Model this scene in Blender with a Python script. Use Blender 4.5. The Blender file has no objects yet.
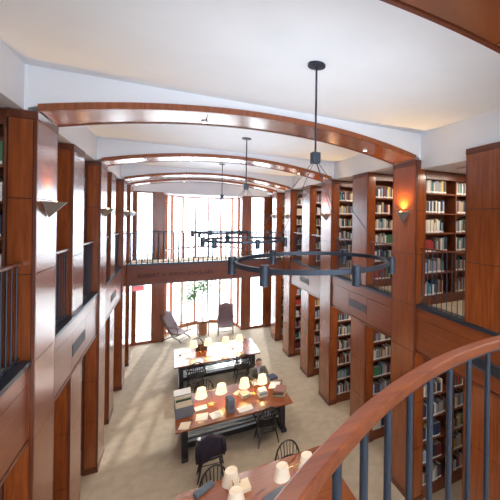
import bpy, bmesh, math, random
from mathutils import Vector, Matrix
random.seed(7)
SC = bpy.context.scene
COL = SC.collection
PI = math.pi

# ------------------------------------------------------------------ layout
YA, PB, PW = 4.959, 3.828, 0.753      # first pillar, bay spacing, pillar width
XL, XR = -1.341, 4.119                # inner faces of the main pillars
XM = (XL + XR) / 2
REC = 0.07                            # recess of intermediate pillars
ZTOP, ZG, ZFB = 6.67, 3.82, 2.95      # pillar top, gallery floor, fascia bottom
ZC = 7.19                             # ceiling
YE = 16.75                            # window wall
XWR, XWL = 6.45, -3.67                # outer walls
YB = -5.0                             # wall behind

# ------------------------------------------------------------------ materials
def new_mat(name):
    m = bpy.data.materials.new(name); m.use_nodes = True
    nt = m.node_tree
    return m, nt, nt.nodes['Principled BSDF']

def plain(name, col, rough=.5, metal=0., noise=0., scale=30, coat=0., emit=None, es=0.):
    m, nt, b = new_mat(name)
    b.inputs['Base Color'].default_value = (*col, 1)
    b.inputs['Roughness'].default_value = rough
    b.inputs['Metallic'].default_value = metal
    b.inputs['Coat Weight'].default_value = coat
    if emit:
        b.inputs['Emission Color'].default_value = (*emit, 1)
        b.inputs['Emission Strength'].default_value = es
    if noise:
        tc = nt.nodes.new('ShaderNodeTexCoord'); n = nt.nodes.new('ShaderNodeTexNoise')
        n.inputs['Scale'].default_value = scale; n.inputs['Detail'].default_value = 4
        nt.links.new(tc.outputs['Object'], n.inputs['Vector'])
        r = nt.nodes.new('ShaderNodeValToRGB')
        r.color_ramp.elements[0].position = .3; r.color_ramp.elements[1].position = .7
        r.color_ramp.elements[0].color = (*[c*(1-noise) for c in col], 1)
        r.color_ramp.elements[1].color = (*[min(1, c*(1+noise)) for c in col], 1)
        nt.links.new(n.outputs['Fac'], r.inputs['Fac'])
        nt.links.new(r.outputs['Color'], b.inputs['Base Color'])
    return m

def wood(name, c1, c2, rough=.3, vertical=True, coat=.25, axis=None, scale=1.0, ior=1.5):
    m, nt, b = new_mat(name)
    tc = nt.nodes.new('ShaderNodeTexCoord'); mp = nt.nodes.new('ShaderNodeMapping')
    s = {'z': (14, 14, .9), 'x': (.9, 14, 14), 'y': (14, .9, 14)}[axis or 'z']
    mp.inputs['Scale'].default_value = tuple(v*scale for v in s)
    nt.links.new(tc.outputs['Object'], mp.inputs['Vector'])
    n = nt.nodes.new('ShaderNodeTexNoise'); n.inputs['Scale'].default_value = 1.6
    n.inputs['Detail'].default_value = 6; n.inputs['Roughness'].default_value = .6
    n.inputs['Distortion'].default_value = .4
    nt.links.new(mp.outputs['Vector'], n.inputs['Vector'])
    r = nt.nodes.new('ShaderNodeValToRGB')
    r.color_ramp.elements[0].position = .3; r.color_ramp.elements[1].position = .72
    r.color_ramp.elements[0].color = (*c1, 1); r.color_ramp.elements[1].color = (*c2, 1)
    nt.links.new(n.outputs['Fac'], r.inputs['Fac'])
    nt.links.new(r.outputs['Color'], b.inputs['Base Color'])
    b.inputs['Roughness'].default_value = rough
    b.inputs['Coat Weight'].default_value = coat
    b.inputs['Coat Roughness'].default_value = .22; b.inputs['IOR'].default_value = ior; b.inputs['Coat IOR'].default_value = ior
    return m

M = {}
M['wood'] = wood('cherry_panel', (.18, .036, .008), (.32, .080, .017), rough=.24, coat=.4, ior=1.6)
M['woodx'] = wood('cherry_panel_x', (.18, .042, .010), (.30, .080, .018), rough=.2, axis='x', coat=1, ior=2.9)
M['woodb'] = wood('cherry_bridge', (.15, .034, .014), (.23, .056, .022), rough=.5, axis='x', coat=0)
M['woody'] = wood('cherry_panel_y', (.16, .034, .009), (.27, .066, .017), rough=.34, axis='y')
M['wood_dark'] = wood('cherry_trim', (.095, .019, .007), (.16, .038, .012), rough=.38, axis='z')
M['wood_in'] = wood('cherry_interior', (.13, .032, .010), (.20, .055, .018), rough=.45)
M['table'] = wood('table_cherry', (.20, .047, .012), (.31, .088, .022), rough=.2, axis='x', coat=.6)
M['rail'] = wood('handrail_cherry', (.16, .032, .009), (.29, .072, .020), rough=.36, axis='x', coat=.2, scale=2)
M['dark'] = plain('dark_stained_wood', (.018, .013, .013), .35, coat=.2)
M['slat'] = plain('slat_painted_glare', (.78, .80, .85), .3, coat=.5)  # window glare on the dark slats, painted in as a pale colour
M['groove'] = plain('dark_groove', (.03, .01, .006), .8)  # dark wood core that shows in the joints between panels
M['white'] = plain('white_plaster', (.80, .81, .86), .85, noise=.015, scale=3)
M['cream'] = plain('cream_plaster', (.80, .76, .69), .85, noise=.015, scale=3)
M['carpet'] = plain('beige_carpet', (.40, .325, .235), .95, noise=.10, scale=5)
M['steel'] = plain('blue_grey_steel', (.05, .062, .088), .42, metal=.55)
M['steel_d'] = plain('dark_steel', (.035, .045, .065), .4, metal=.5)
M['satin'] = plain('satin_nickel', (.38, .38, .39), .35, metal=.8)
M['brass'] = plain('brass', (.75, .5, .18), .25, metal=1.)
M['paper'] = plain('white_paper', (.82, .80, .76), .8)
M['cream_paper'] = plain('cream_paper', (.80, .68, .50), .8)
M['board'] = plain('grey_board', (.17, .17, .19), .7)
M['box_blue'] = plain('blue_grey_cloth', (.12, .15, .19), .7)
M['black'] = plain('black_plastic', (.015, .015, .02), .35)
M['leather'] = plain('worn_mauve_leather', (.11, .058, .062), .75, noise=.12, scale=8)
M['leaf'] = plain('leaf_green', (.16, .30, .08), .6, noise=.4, scale=20)
M['bark'] = plain('bark', (.14, .08, .05), .8, noise=.2)
M['soil'] = plain('soil', (.05, .035, .025), .95, noise=.3)
M['terracotta'] = plain('terracotta', (.45, .20, .11), .7, noise=.1)
M['skin'] = plain('skin', (.62, .33, .23), .55)
M['hair'] = plain('greying_hair', (.10, .075, .06), .7)
M['jacket'] = plain('olive_grey_jacket', (.14, .125, .10), .85, noise=.15, scale=60)
M['shirt'] = plain('lavender_shirt', (.42, .44, .62), .7)
M['trouser'] = plain('dark_trousers', (.03, .03, .04), .85)
M['coat'] = plain('dark_plum_jacket', (.022, .013, .024), .85, noise=.25, scale=20)
M['red'] = plain('sign_red', (.75, .02, .03), .5, emit=(1, .05, .08), es=1.5)
M['signwhite'] = plain('sign_white', (.8, .7, .7), .5)
M['vent'] = plain('vent_paint', (.11, .10, .12), .5)
M['bulb'] = plain('warm_lamp_glass', (1, .8, .5), .5, emit=(1, .62, .22), es=14)
M['led'] = plain('downlight_glass', (1, .9, .8), .5, emit=(1, .86, .66), es=4)
M['letter'] = plain('engraved_letters', (.035, .010, .008), .9)
M['stone'] = plain('pale_terrace', (.6, .58, .55), .9, noise=.08, scale=2)
M['outside'] = plain('pale_facade', (.75, .74, .72), .9)

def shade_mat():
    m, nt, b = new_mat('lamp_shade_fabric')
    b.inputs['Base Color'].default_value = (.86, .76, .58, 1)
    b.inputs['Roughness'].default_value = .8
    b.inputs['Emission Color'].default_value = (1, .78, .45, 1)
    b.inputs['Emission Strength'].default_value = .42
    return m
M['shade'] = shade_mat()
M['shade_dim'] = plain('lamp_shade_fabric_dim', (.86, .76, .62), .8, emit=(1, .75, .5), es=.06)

def glass_mat():
    m = bpy.data.materials.new('window_glass'); m.use_nodes = True
    nt = m.node_tree; nt.nodes.clear()
    out = nt.nodes.new('ShaderNodeOutputMaterial'); mix = nt.nodes.new('ShaderNodeMixShader')
    tr = nt.nodes.new('ShaderNodeBsdfTransparent'); gl = nt.nodes.new('ShaderNodeBsdfGlossy')
    tr.inputs['Color'].default_value = (.96, .97, .98, 1); gl.inputs['Roughness'].default_value = .02
    mix.inputs[0].default_value = .05
    nt.links.new(tr.outputs[0], mix.inputs[1])
    nt.links.new(gl.outputs[0], mix.inputs[2]); nt.links.new(mix.outputs[0], out.inputs[0])
    return m
M['glass'] = glass_mat()

# ------------------------------------------------------------------ mesh helper
class MB:
    def __init__(s): s.v = []; s.f = []; s.mi = []; s.mats = []
    def _m(s, m):
        if m is None: return 0
        if m not in s.mats: s.mats.append(m)
        return s.mats.index(m)
    def add(s, vs, fs, m=None, X=None):
        k = len(s.v); i = s._m(m)
        for v in vs:
            v = Vector(v); s.v.append(tuple(X @ v) if X else tuple(v))
        for f in fs: s.f.append([k+a for a in f]); s.mi.append(i)
        return s
    def box(s, x0, x1, y0, y1, z0, z1, m=None, X=None):
        x0, x1 = min(x0, x1), max(x0, x1); y0, y1 = min(y0, y1), max(y0, y1); z0, z1 = min(z0, z1), max(z0, z1)
        vs = [(x, y, z) for z in (z0, z1) for y in (y0, y1) for x in (x0, x1)]
        return s.add(vs, [(0, 2, 3, 1), (4, 5, 7, 6), (0, 1, 5, 4), (1, 3, 7, 5), (3, 2, 6, 7), (2, 0, 4, 6)], m, X)
    def prism(s, pts, y0, y1, m=None, ax='y', X=None):       # pts in the plane across the axis
        n = len(pts)
        def c(p, t): return {'y': (p[0], t, p[1]), 'x': (t, p[0], p[1]), 'z': (p[0], p[1], t)}[ax]
        vs = [c(p, y0) for p in pts] + [c(p, y1) for p in pts]
        fs = [tuple(range(n)), tuple(range(2*n-1, n-1, -1))] + [(i, i+n, (i+1) % n+n, (i+1) % n) for i in range(n)]
        return s.add(vs, fs, m, X)
    def lathe(s, prof, n=16, m=None, X=None, caps=True):     # prof: (r, z)
        vs = []; fs = []
        for r, z in prof:
            for i in range(n):
                a = 2*PI*i/n; vs.append((r*math.cos(a), r*math.sin(a), z))
        for k in range(len(prof)-1):
            for i in range(n):
                j = (i+1) % n; fs.append((k*n+i, k*n+j, (k+1)*n+j, (k+1)*n+i))
        if caps:
            fs.append(tuple(reversed(range(n)))); fs.append(tuple(range((len(prof)-1)*n, len(prof)*n)))
        return s.add(vs, fs, m, X)
    def tube(s, pts, r, n=8, m=None, X=None, closed=False):
        pts = [Vector(p) for p in pts]; L = len(pts)
        rs = r if isinstance(r, (list, tuple)) else [r]*L
        vs = []; fs = []; up = Vector((0, 0, 1)); prev = None
        for i, p in enumerate(pts):
            a = pts[(i-1) % L] if (closed or i > 0) else p
            b = pts[(i+1) % L] if (closed or i < L-1) else p
            t = (b-a).normalized()
            if prev is None:
                u = t.cross(up)
                if u.length < .05: u = t.cross(Vector((1, 0, 0)))
                u.normalize()
            else:
                u = prev - t*prev.dot(t)
                u.normalize()
            prev = u; w = t.cross(u)
            for k in range(n):
                an = 2*PI*k/n; vs.append(tuple(p + (u*math.cos(an)+w*math.sin(an))*rs[i]))
        for i in range(L if closed else L-1):
            j = (i+1) % L
            for k in range(n):
                q = (k+1) % n; fs.append((i*n+k, i*n+q, j*n+q, j*n+k))
        if not closed:
            fs.append(tuple(reversed(range(n)))); fs.append(tuple(range((L-1)*n, L*n)))
        return s.add(vs, fs, m, X)
    def sweep_rect(s, pts, side, w, h, m=None):              # flat ribbon along pts, given sideways vectors
        vs = []; fs = []
        for p, d in zip(pts, side):
            p = Vector(p); d = Vector(d).normalized()*(w/2)
            vs += [p-d, p+d, p+d-Vector((0, 0, h)), p-d-Vector((0, 0, h))]
        for i in range(len(pts)-1):
            a = i*4; b = a+4
            for k in range(4): fs.append((a+k, a+(k+1) % 4, b+(k+1) % 4, b+k))
        fs.append((3, 2, 1, 0)); k = (len(pts)-1)*4; fs.append((k, k+1, k+2, k+3))
        return s.add(vs, fs, m)
    def mesh(s, name, mat=None, smooth=False):
        me = bpy.data.meshes.new(name); me.from_pydata(s.v, [], s.f)
        for m in (s.mats or [mat]): me.materials.append(M[m] if isinstance(m, str) else m)
        if s.mats: me.polygons.foreach_set('material_index', s.mi)
        bm = bmesh.new(); bm.from_mesh(me); bmesh.ops.recalc_face_normals(bm, faces=bm.faces); bm.to_mesh(me); bm.free()
        if smooth:
            me.polygons.foreach_set('use_smooth', [True]*len(me.polygons))
            try: me.set_sharp_from_angle(angle=math.radians(38))
            except Exception: pass
        me.update(); return me
    def build(s, name, mat=None, parent=None, smooth=False, bevel=0, label=None):
        o = bpy.data.objects.new(name, s.mesh(name, mat, smooth)); COL.objects.link(o)
        if parent: o.parent = parent
        if bevel:
            b = o.modifiers.new('bevel', 'BEVEL'); b.width = bevel; b.segments = 2; b.limit_method = 'ANGLE'
        if label: o['label'] = label
        return o

def tag(o, label=None, cat=None, group=None, kind=None):
    if label: o['label'] = label
    if cat: o['category'] = cat
    if group: o['group'] = group
    if kind: o['kind'] = kind
    return o
def empty(name, loc=(0, 0, 0), rz=0, **k):
    o = bpy.data.objects.new(name, None); COL.objects.link(o); o.location = loc; o.rotation_euler = (0, 0, rz)
    o.empty_display_size = .1
    return tag(o, **k)
def kids(o): return [c for c in COL.objects if c.parent == o]
def to_mesh(o):
    dg = bpy.context.evaluated_depsgraph_get(); dg.update()
    me = bpy.data.meshes.new_from_object(o.evaluated_get(dg)); n = bpy.data.objects.new('lettering', me); COL.objects.link(n)
    n.parent = o.parent; n.location = o.location.copy(); n.rotation_euler = o.rotation_euler.copy(); n.scale = o.scale.copy()
    for k_ in ('label',):
        if k_ in o: n[k_] = o[k_]
    bpy.data.objects.remove(o); n.name = 'lettering'; return n
def copy_tree(o, parent=None):
    c = o.copy(); COL.objects.link(c)
    if parent: c.parent = parent
    for k in kids(o):
        if k is not c: copy_tree(k, c)
    return c
def struct(name, mb, mat, parent=None, **k):
    o = mb.build(name, mat, parent, **k)
    if parent is None: o['kind'] = 'structure'
    return o

SIDES = [('left', XL, -1), ('right', XR, 1)]
YK = lambda k: YA + k*PB
MAINS = [-1, 0, 1, 2, 2.5]
INTER = [-.5, .5, 1.5]

# ------------------------------------------------------------------ setting: floors, ceiling, walls
b = MB(); b.box(XWL-.3, XWR+.3, YB-.3, YE+.1, -.2, 0); b.prism([(XM-1.72, YE+.1), (XM+1.72, YE+.1)] + [(XM+1.75*math.cos(t), YE+2.05*math.sin(t)) for t in [PI*i/12 for i in range(0, 13)]], -.2, 0, ax='z')
struct('floor', b, 'carpet')
def xo(s, X, d): return X + s*d
# gallery decks
YBR = 13.65
for nm, X, s in SIDES:
    b = MB(); b.box(xo(s, X, .10), XWR if s > 0 else XWL, -.9, YE-.02, ZG-.14, ZG, 'carpet')
    struct('floor_gallery', b, 'carpet')
# overlook in front of the camera, a segment of a disc
OC = (1.4, -.95); OR = 1.97
b = MB(); b.box(XWL, XWR, YB, -.9, ZG-.14, ZG, 'carpet')
pts = [(OC[0]+OR*math.cos(t), OC[1]+OR*math.sin(t)) for t in [PI*i/32 for i in range(33)]]
b.prism(pts, ZG-.14, ZG-.001, 'carpet', ax='z')
struct('floor_overlook', b, 'carpet')
# ceiling over the hall and lower soffits over the alcoves
b = MB(); b.box(XL-.2, 4.40, YB, YE, ZC, ZC+.15)
struct('ceiling', b, 'white')
for nm, X, s in SIDES:
    e = -.06 if s < 0 else .25
    xe = (XL-.06) if s < 0 else 4.37
    b = MB()
    xw = XWR if s > 0 else XWL
    y1 = YK(0)+.02
    b.box(xo(s, X, .12), xw, YB, y1, 6.5 if s > 0 else 6.68, ZC+.15)
    b.box(xo(s, X, .09), xw, y1, YE, 6.68, ZC+.15)
    struct('ceiling_alcove', b, 'white')
    struct('wall_'+nm, MB().box(xw, xw+s*.2, YB, YE+.1, -.2, ZC+.1), 'cream')
# wall above each arch beam
RISE = .325; CH = XR-XL
RA = (CH*CH/4+RISE*RISE)/(2*RISE)
def arch_z(x, extra=0): return ZTOP + RISE - RA + math.sqrt(max(0, RA*RA-(x-XM)**2)) + extra
NA = 40
xs = [XL + CH*i/NA for i in range(NA+1)]
ORD = {0: 'nearest', 1: 'second', 2: 'third', 2.5: 'fourth and farthest', -1: 'overhead'}
for k in MAINS:
    y0, y1 = YK(k), YK(k)+PW
    b = MB(); top = [(x, min(ZC-.003, arch_z(x, .075))) for x in xs]
    b.prism(top + [(XR+.3, ZTOP), (XR+.3, ZC), (XL-.2, ZC), (XL-.2, ZTOP)], y0+.03, y1-.03)
    struct('wall_over_arch', b, 'white')
    a = empty('arched_beam', (0, y0, 0), label={
        -1: 'cherry wood arched beam close overhead at the top right corner',
        0: 'nearest full cherry arched beam, springing above the two nearest sconces',
        1: 'second cherry arched beam, behind the nearest full arch',
        2: 'third cherry arched beam before the reading room bridge',
        2.5: 'farthest thin cherry arched beam next to the bright window wall'}[k], cat='arch')
    b = MB()
    b.prism([(x, arch_z(x, .005)) for x in xs] + [(x, arch_z(x, .09)) for x in reversed(xs)], 0, .035)
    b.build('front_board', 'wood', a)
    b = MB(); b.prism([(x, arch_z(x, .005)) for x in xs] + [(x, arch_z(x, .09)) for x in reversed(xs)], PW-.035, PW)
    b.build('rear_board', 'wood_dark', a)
    segs = [(0, 13), (13, 27), (27, 40)]
    for i0, i1 in segs:
        q = xs[i0:i1+1]; q = [q[0]+.006]+q[1:-1]+[q[-1]-.006]
        MB().prism([(x, arch_z(x, .018)) for x in q] + [(x, arch_z(x, .05)) for x in reversed(q)], .05, PW-.05).build('soffit_panel', 'woodx', a)
    MB().prism([(x, arch_z(x, .045)) for x in xs] + [(x, arch_z(x, .07)) for x in reversed(xs)], .03, PW-.03).build('core_board', 'groove', a)
    for x in (.42, 2.3 if False else 3.28):
        d = MB().lathe([(.045, -.012), (.045, .02)], 16, X=Matrix.Translation((x, PW/2+.15, arch_z(x, .01)))).build('downlight', 'satin', a)
        MB().lathe([(.03, -.016), (.03, -.008)], 12, X=Matrix.Translation((x, PW/2+.15, arch_z(x, .01)))).build('lamp_glass', 'led', d)

# ------------------------------------------------------------------ pillars and bookcases
SEAMS = [0, 1.08, 1.97, 2.95, 3.85, 4.84, 5.69, 6.57]
def pillar(side, X, s, k, z0, z1, rec, label):
    y0 = YK(k); xi = xo(s, X, rec); xo_ = xo(s, X, rec+.25)
    t = empty('wooden_pillar', (xi, y0, z0), label=label, cat='pillar', group=None)
    H = z1-z0
    MB().box(s*.012, s*.25, .012, PW-.012, 0, H).build('core', 'groove', t)
    cap = .09 if z1 > 6 else .0
    if cap: MB().box(-s*.006, s*.25, -.006, PW+.006, H-cap, H).build('cap_moulding', 'wood_dark', t)
    if z0 == 0: MB().box(-s*.008, s*.25, -.008, PW+.008, 0, .12).build('base_moulding', 'wood_dark', t)
    zs = [z for z in SEAMS if z0+.02 < z < z1-cap-.02]
    zs = [z0+(.12 if z0 == 0 else 0)]+zs+[z1-cap]
    for a_, c_ in zip(zs[:-1], zs[1:]):
        a1, c1 = a_-z0+.005, c_-z0-.005
        MB().box(0, s*.02, .03, PW-.03, a1, c1).build('face_panel', 'wood', t)
        MB().box(s*.035, s*.235, 0, .02, a1, c1).build('side_panel', 'wood', t)
        MB().box(s*.035, s*.235, PW-.02, PW, a1, c1).build('side_panel', 'wood', t)
    for ya in (0, PW-.026):
        MB().box(0, s*.03, ya, ya+.026, (.12 if z0 == 0 else 0), H-cap).build('corner_trim', 'wood_dark', t)
    return t

WHO = {('right', -1): 'behind', ('right', 0): 'nearest', ('right', 1): 'second', ('right', 2): 'third', ('right', 2.5): 'farthest',
       ('left', -1): 'behind', ('left', 0): 'nearest', ('left', 1): 'second', ('left', 2): 'third', ('left', 2.5): 'farthest'}
INO = {-.5: 'nearest', .5: 'second', 1.5: 'third'}
for nm, X, s in SIDES:
    for k in MAINS:
        pillar(nm, X, s, k, 0, ZTOP, 0, {-1: f'full-height cherry pillar on the {nm} carrying the overhead beam beside the overlook'}.get(
            k, f'{WHO[(nm, k)]} full-height cherry pillar with a sconce on the {nm} side of the hall'))
    for k in INTER:
        for lv, z0, z1 in (('lower', 0, ZFB), ('upper', ZG+.05, ZTOP)):
            pillar(nm, X, s, k, z0, z1, REC, f'{INO[k]} plain cherry pillar without sconce, {lv} storey on the {nm} side')

UP = [3.995, 4.445, 4.865, 5.25, 5.65, 6.05]
LO = [.22, .66, 1.10, 1.54, 1.98, 2.42]
BAYS = []      # (side, s, x_start, x_end, y_front, levels, headroom, key)
def bookcase(nm, X, s, k, lv):
    y0 = YK(k)+.03; z0 = 0 if lv == 'lower' else ZG
    z1 = 2.83 if lv == 'lower' else (6.5 if (k <= 0 and s > 0) else 6.66)
    xa = xo(s, X, .258)
    seq = [-.5, 0, .5, 1, 1.5, 2, 2.5].index(k)
    oN = ['nearest', 'second', 'third', 'fourth', 'fifth', 'sixth', 'seventh'][seq if s < 0 else seq]
    t = empty('bookcase', (xa, y0, z0), label=f'{oN} {lv} cherry bookcase standing end-on along the {nm} side', cat='bookcase')
    H = z1-z0; bw = .80; L = 2*bw+.09; D = PW-.06
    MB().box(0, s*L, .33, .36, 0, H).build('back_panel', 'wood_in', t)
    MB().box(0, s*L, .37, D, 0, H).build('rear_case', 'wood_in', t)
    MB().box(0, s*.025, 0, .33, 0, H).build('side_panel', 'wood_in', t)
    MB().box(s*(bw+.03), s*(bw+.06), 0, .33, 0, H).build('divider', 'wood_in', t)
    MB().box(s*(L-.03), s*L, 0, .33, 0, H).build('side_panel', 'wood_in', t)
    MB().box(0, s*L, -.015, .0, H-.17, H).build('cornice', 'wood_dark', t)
    lev = UP if lv == 'upper' else LO
    MB().box(0, s*L, -.006, .02, 0, lev[0]-z0-.025).build('plinth', 'wood_in', t)
    for bi in range(2):
        xs0 = .03+bi*(bw+.03)
        for z in lev:
            MB().box(s*xs0, s*(xs0+bw), .004, .33, z-z0-.025, z-z0).build('shelf', 'wood_in', t)
        BAYS.append(dict(nm=nm, s=s, x0=xa+s*xs0, w=bw, y=y0, lev=lev, top=z1-.17, k=k, bi=bi, lv=lv, seq=oN))
for nm, X, s in SIDES:
    for k in ([-.5]+[0, .5, 1, 1.5, 2, 2.5]):
        for lv in ('lower', 'upper'):
            bookcase(nm, X, s, k, lv)

# ------------------------------------------------------------------ gallery fascias and railings
BAL = {}
def bal_mesh(h, r=.008, sq=False):
    key = (round(h, 3), r)
    if key not in BAL: BAL[key] = MB().lathe([(r, 0), (r, h)], 8).mesh('baluster', 'steel_d', True)
    return BAL[key]
def balusters(t, pts, h, r=.008):
    for p in pts:
        o = bpy.data.objects.new('baluster', bal_mesh(h, r)); COL.objects.link(o); o.parent = t; o.location = p
def fascia(nm, X, s, k0, y0, y1, lab):
    xi = xo(s, X, .045)
    t = empty('gallery_fascia', (xi, y0, ZFB), label=lab, cat='balcony front')
    L = y1-y0
    MB().box(s*.012, s*.05, 0, L, 0, .87).build('core', 'groove', t)
    if L > 2:
        segs = [(.004, L/2-.46), (L/2-.452, L/2+.452), (L/2+.46, L-.004)]
    else: segs = [(.004, L-.004)]
    for a, c in segs: MB().box(0, s*.02, a, c, .05, .66).build('panel', 'woody', t)
    MB().box(-s*.008, s*.022, 0, L, 0, .042).build('lower_trim', 'wood_dark', t)
    MB().box(-s*.004, s*.022, 0, L, .67, .87).build('upper_board', 'woody', t)
    MB().box(-s*.02, s*.13, 0, L, .872, .925).build('steel_curb', 'steel_d', t)
    if L > 2:
        v = MB().box(-s*.006, s*.01, L/2-.44, L/2+.44, .27, .46).build('vent_grille', 'vent', t)
        b = MB()
        for i in range(6): b.box(-s*.012, -s*.004, L/2-.43, L/2+.43, .285+i*.029, .297+i*.029)
        b.build('slats', 'vent', v)
def rail_straight(x, y0, y1, label, z0=ZG+.055, h=1.1, along='y', n=None, top='wood_dark', r=.008):
    L = y1-y0
    t = empty('railing', (x, y0, z0) if along == 'y' else (y0, x, z0), label=label, cat='railing')
    n = n or max(2, int(L/.115))
    if along == 'y':
        MB().box(-.022, .022, 0, L, h-.03, h).build('handrail', top, t)
        MB().box(-.012, .012, 0, L, .03, .045).build('bottom_bar', 'steel_d', t)
        balusters(t, [(0, L*(i+.5)/n, 0) for i in range(n)], h-.03, r)
    else:
        MB().box(0, L, -.022, .022, h-.03, h).build('handrail', top, t)
        MB().box(0, L, -.012, .012, .03, .045).build('bottom_bar', 'steel_d', t)
        balusters(t, [(L*(i+.5)/n, 0, 0) for i in range(n)], h-.03, r)
    return t
bn = {-1: 'nearest', 0: 'second', 1: 'third', 2: 'farthest'}
for nm, X, s in SIDES:
    for k0, k1 in ((-1, 0), (0, 1), (1, 2), (2, 2.5)):
        y0, y1 = YK(k0)+PW+.008, YK(k1)-.008
        if k0 == 2: y1 = YBR-.003
        fascia(nm, X, s, k0, y0, y1, f'{bn[k0]} cherry balcony front panel on the {nm}, between full-height pillars')
    ops = []
    for k0, k1 in ((-1, -.5), (-.5, 0), (0, .5), (.5, 1), (1, 1.5), (1.5, 2)):
        ops.append((YK(k0)+PW, YK(k1)))
    names = ['first', 'second', 'third', 'fourth', 'fifth', 'sixth']
    for i, (y0, y1) in enumerate(ops):
        rail_straight(xo(s, X, .13), y0+.02, y1-.02, f'{names[i]} gallery railing from the camera in the {nm} upper openings')

# bridge
t = empty('footbridge', (XL, YBR, ZG), label='cherry fronted footbridge crossing the hall before the bright windows', cat='bridge')
x1 = CH-.004
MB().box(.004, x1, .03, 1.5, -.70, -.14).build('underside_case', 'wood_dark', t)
MB().box(.004, x1, .03, 1.5, -.14, 0).build('deck', 'carpet', t)
MB().box(.004, x1, .0, .03, -.70, -.03).build('front_board', 'woodb', t)
MB().box(.004, x1, -.012, .01, -.72, -.665).build('lower_trim', 'wood_dark', t)
MB().box(.004, x1, -.008, .01, -.14, -.12).build('upper_trim', 'wood_dark', t)
MB().box(.004, x1, -.02, .09, -.03, .03).build('steel_curb', 'steel_d', t)
cu = bpy.data.curves.new('lettering', 'FONT'); cu.body = 'ROBERT H. SMITH SCHOLARS'; cu.size = .185; cu.extrude = .004
cu.space_character = 1.0; cu.materials.append(M['letter'])
lt = bpy.data.objects.new('lettering', cu); COL.objects.link(lt); lt.parent = t
lt.location = (.30, -.002, -.46); lt.rotation_euler = (PI/2, 0, 0)
lt['label'] = 'engraved capital letters on the bridge front'; to_mesh(lt)
rail_straight(YBR+.035, XL+.02, XR-.02, 'long front railing of the footbridge facing the reading tables', z0=ZG+.03, h=1.09, along='x', n=33, top='steel_d', r=.018)
rail_straight(YBR+1.44, XL+.02, XR-.02, 'rear railing of the footbridge facing the windows', z0=ZG+.0, h=1.12, along='x', n=33, top='steel_d', r=.013)

# curved overlook rail in front of the camera
t = empty('curved_railing', (OC[0], OC[1], ZG), label='curved cherry handrail on blue-grey steel bars in the right foreground', cat='railing')
N = 90; RC = 1.976
angs = [PI*(i/N) for i in range(N+1)]
pp = [(RC*math.cos(a), RC*math.sin(a), 1.13) for a in angs]; sd = [(math.cos(a), math.sin(a), 0) for a in angs]
o = MB().sweep_rect(pp, sd, .053, .042).build('handrail', 'rail', t, smooth=True)
bv = o.modifiers.new('bevel', 'BEVEL'); bv.width = .008; bv.segments = 3; bv.limit_method = 'ANGLE'; bv.angle_limit = .6
MB().sweep_rect([(RC*math.cos(a), RC*math.sin(a), 1.0875) for a in angs], sd, .026, .01).build('under_rail', 'steel', t)
MB().sweep_rect([((RC+.02)*math.cos(a), (RC+.02)*math.sin(a), .03) for a in angs], sd, .06, .17).build('steel_curb', 'steel_d', t)
bm_ = MB().lathe([(.0125, 0), (.0125, 1.06)], 14).mesh('baluster', 'steel', True)
nb = 45
for i in range(nb):
    a = PI*(i+.5)/nb-.0105
    o = bpy.data.objects.new('baluster', bm_); COL.objects.link(o); o.parent = t
    o.location = (RC*math.cos(a), RC*math.sin(a), .02)
b = MB(); 
q = [(XR+.03, YK(-.5)+.62), (XR-.02, YK(-.5)+.2), (XR-.12, YK(-.5)-.3), (XR-.32, YK(-.5)-.9)]
b.sweep_rect([(x, y, 3.42) for x, y in q], [(1, .1, 0), (1, .15, 0), (1, .3, 0), (1, .4, 0)], .05, .13)
o = b.build('steel_beam', 'steel_d'); tag(o, 'dark steel band curving across the right wall below the near handrail', 'beam')

# ------------------------------------------------------------------ window wall
ZW = 6.53
def wbox(nm, x0, x1, z0, z1, mat, y0=YE, y1=YE+.15):
    struct(nm, MB().box(x0, x1, y0, y1, z0, z1), mat)
wbox('wall_end', XWL, -1.47, 0, ZC, 'wood'); wbox('wall_end', 4.40, XWR, 0, ZC, 'wood')
wbox('wall_end', -1.47, 4.40, ZW+.07, ZC, 'white', YE-.03)
wbox('trim_1', -.70, -.34, 0, ZW+.07, 'wood', YE-.03); wbox('trim_2', 3.05, 3.43, 0, ZW+.07, 'wood', YE-.03)
def flat_window(nm, x0, x1):
    t = MB()
    for a, c in ((x0, x0+.05), (x1-.05, x1)): t.box(a, c, YE-.02, YE+.1, 0, ZW+.07)
    for a, c in ((0, .12), (3.25, 3.66), (ZW, ZW+.07)): t.box(x0+.05, x1-.05, YE-.02, YE+.1, a, c)
    o = t.build(nm, 'wood'); o['kind'] = 'structure'
    g = MB().box(x0+.05, x1-.05, YE+.04, YE+.046, .12, 3.25); g.box(x0+.05, x1-.05, YE+.04, YE+.046, 3.66, ZW)
    g.build('pane', 'glass', o)
    b = MB()
    for z in (1.0, 1.9, 2.6, 4.5, 5.3, 6.0): b.box(x0+.05, x1-.05, YE+.03, YE+.055, z-.006, z+.006)
    xm = (x0+x1)/2; b.box(xm-.006, xm+.006, YE+.03, YE+.055, .12, 3.25); b.box(xm-.006, xm+.006, YE+.03, YE+.055, 3.66, ZW)
    b.build('muntins', 'white', o)
flat_window('window_1', -1.35, -.70); flat_window('window_3', 3.43, 4.13)
wbox('trim_3', -1.47, -1.35, 0, ZW+.07, 'wood', YE-.05); wbox('trim_4', 4.13, 4.40, 0, ZW+.07, 'wood', YE-.05)
BA = [180, 162.5, 145, 123, 101, 80, 58.6, 36.4, 18.7, 0]
bp = [(XM+1.69*math.cos(math.radians(a)), YE+.05+2.0*math.sin(math.radians(a))) for a in BA]
b = MB(); g = MB()
for i, (x, y) in enumerate(bp):
    a = math.atan2((y-YE)/4, (x-XM)/2.86)
    X_ = Matrix.Translation((x, y, 0)) @ Matrix.Rotation(a, 4, 'Z')
    b.box(-.06, .06, -.035, .035, 0, ZW, X=X_)
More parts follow.
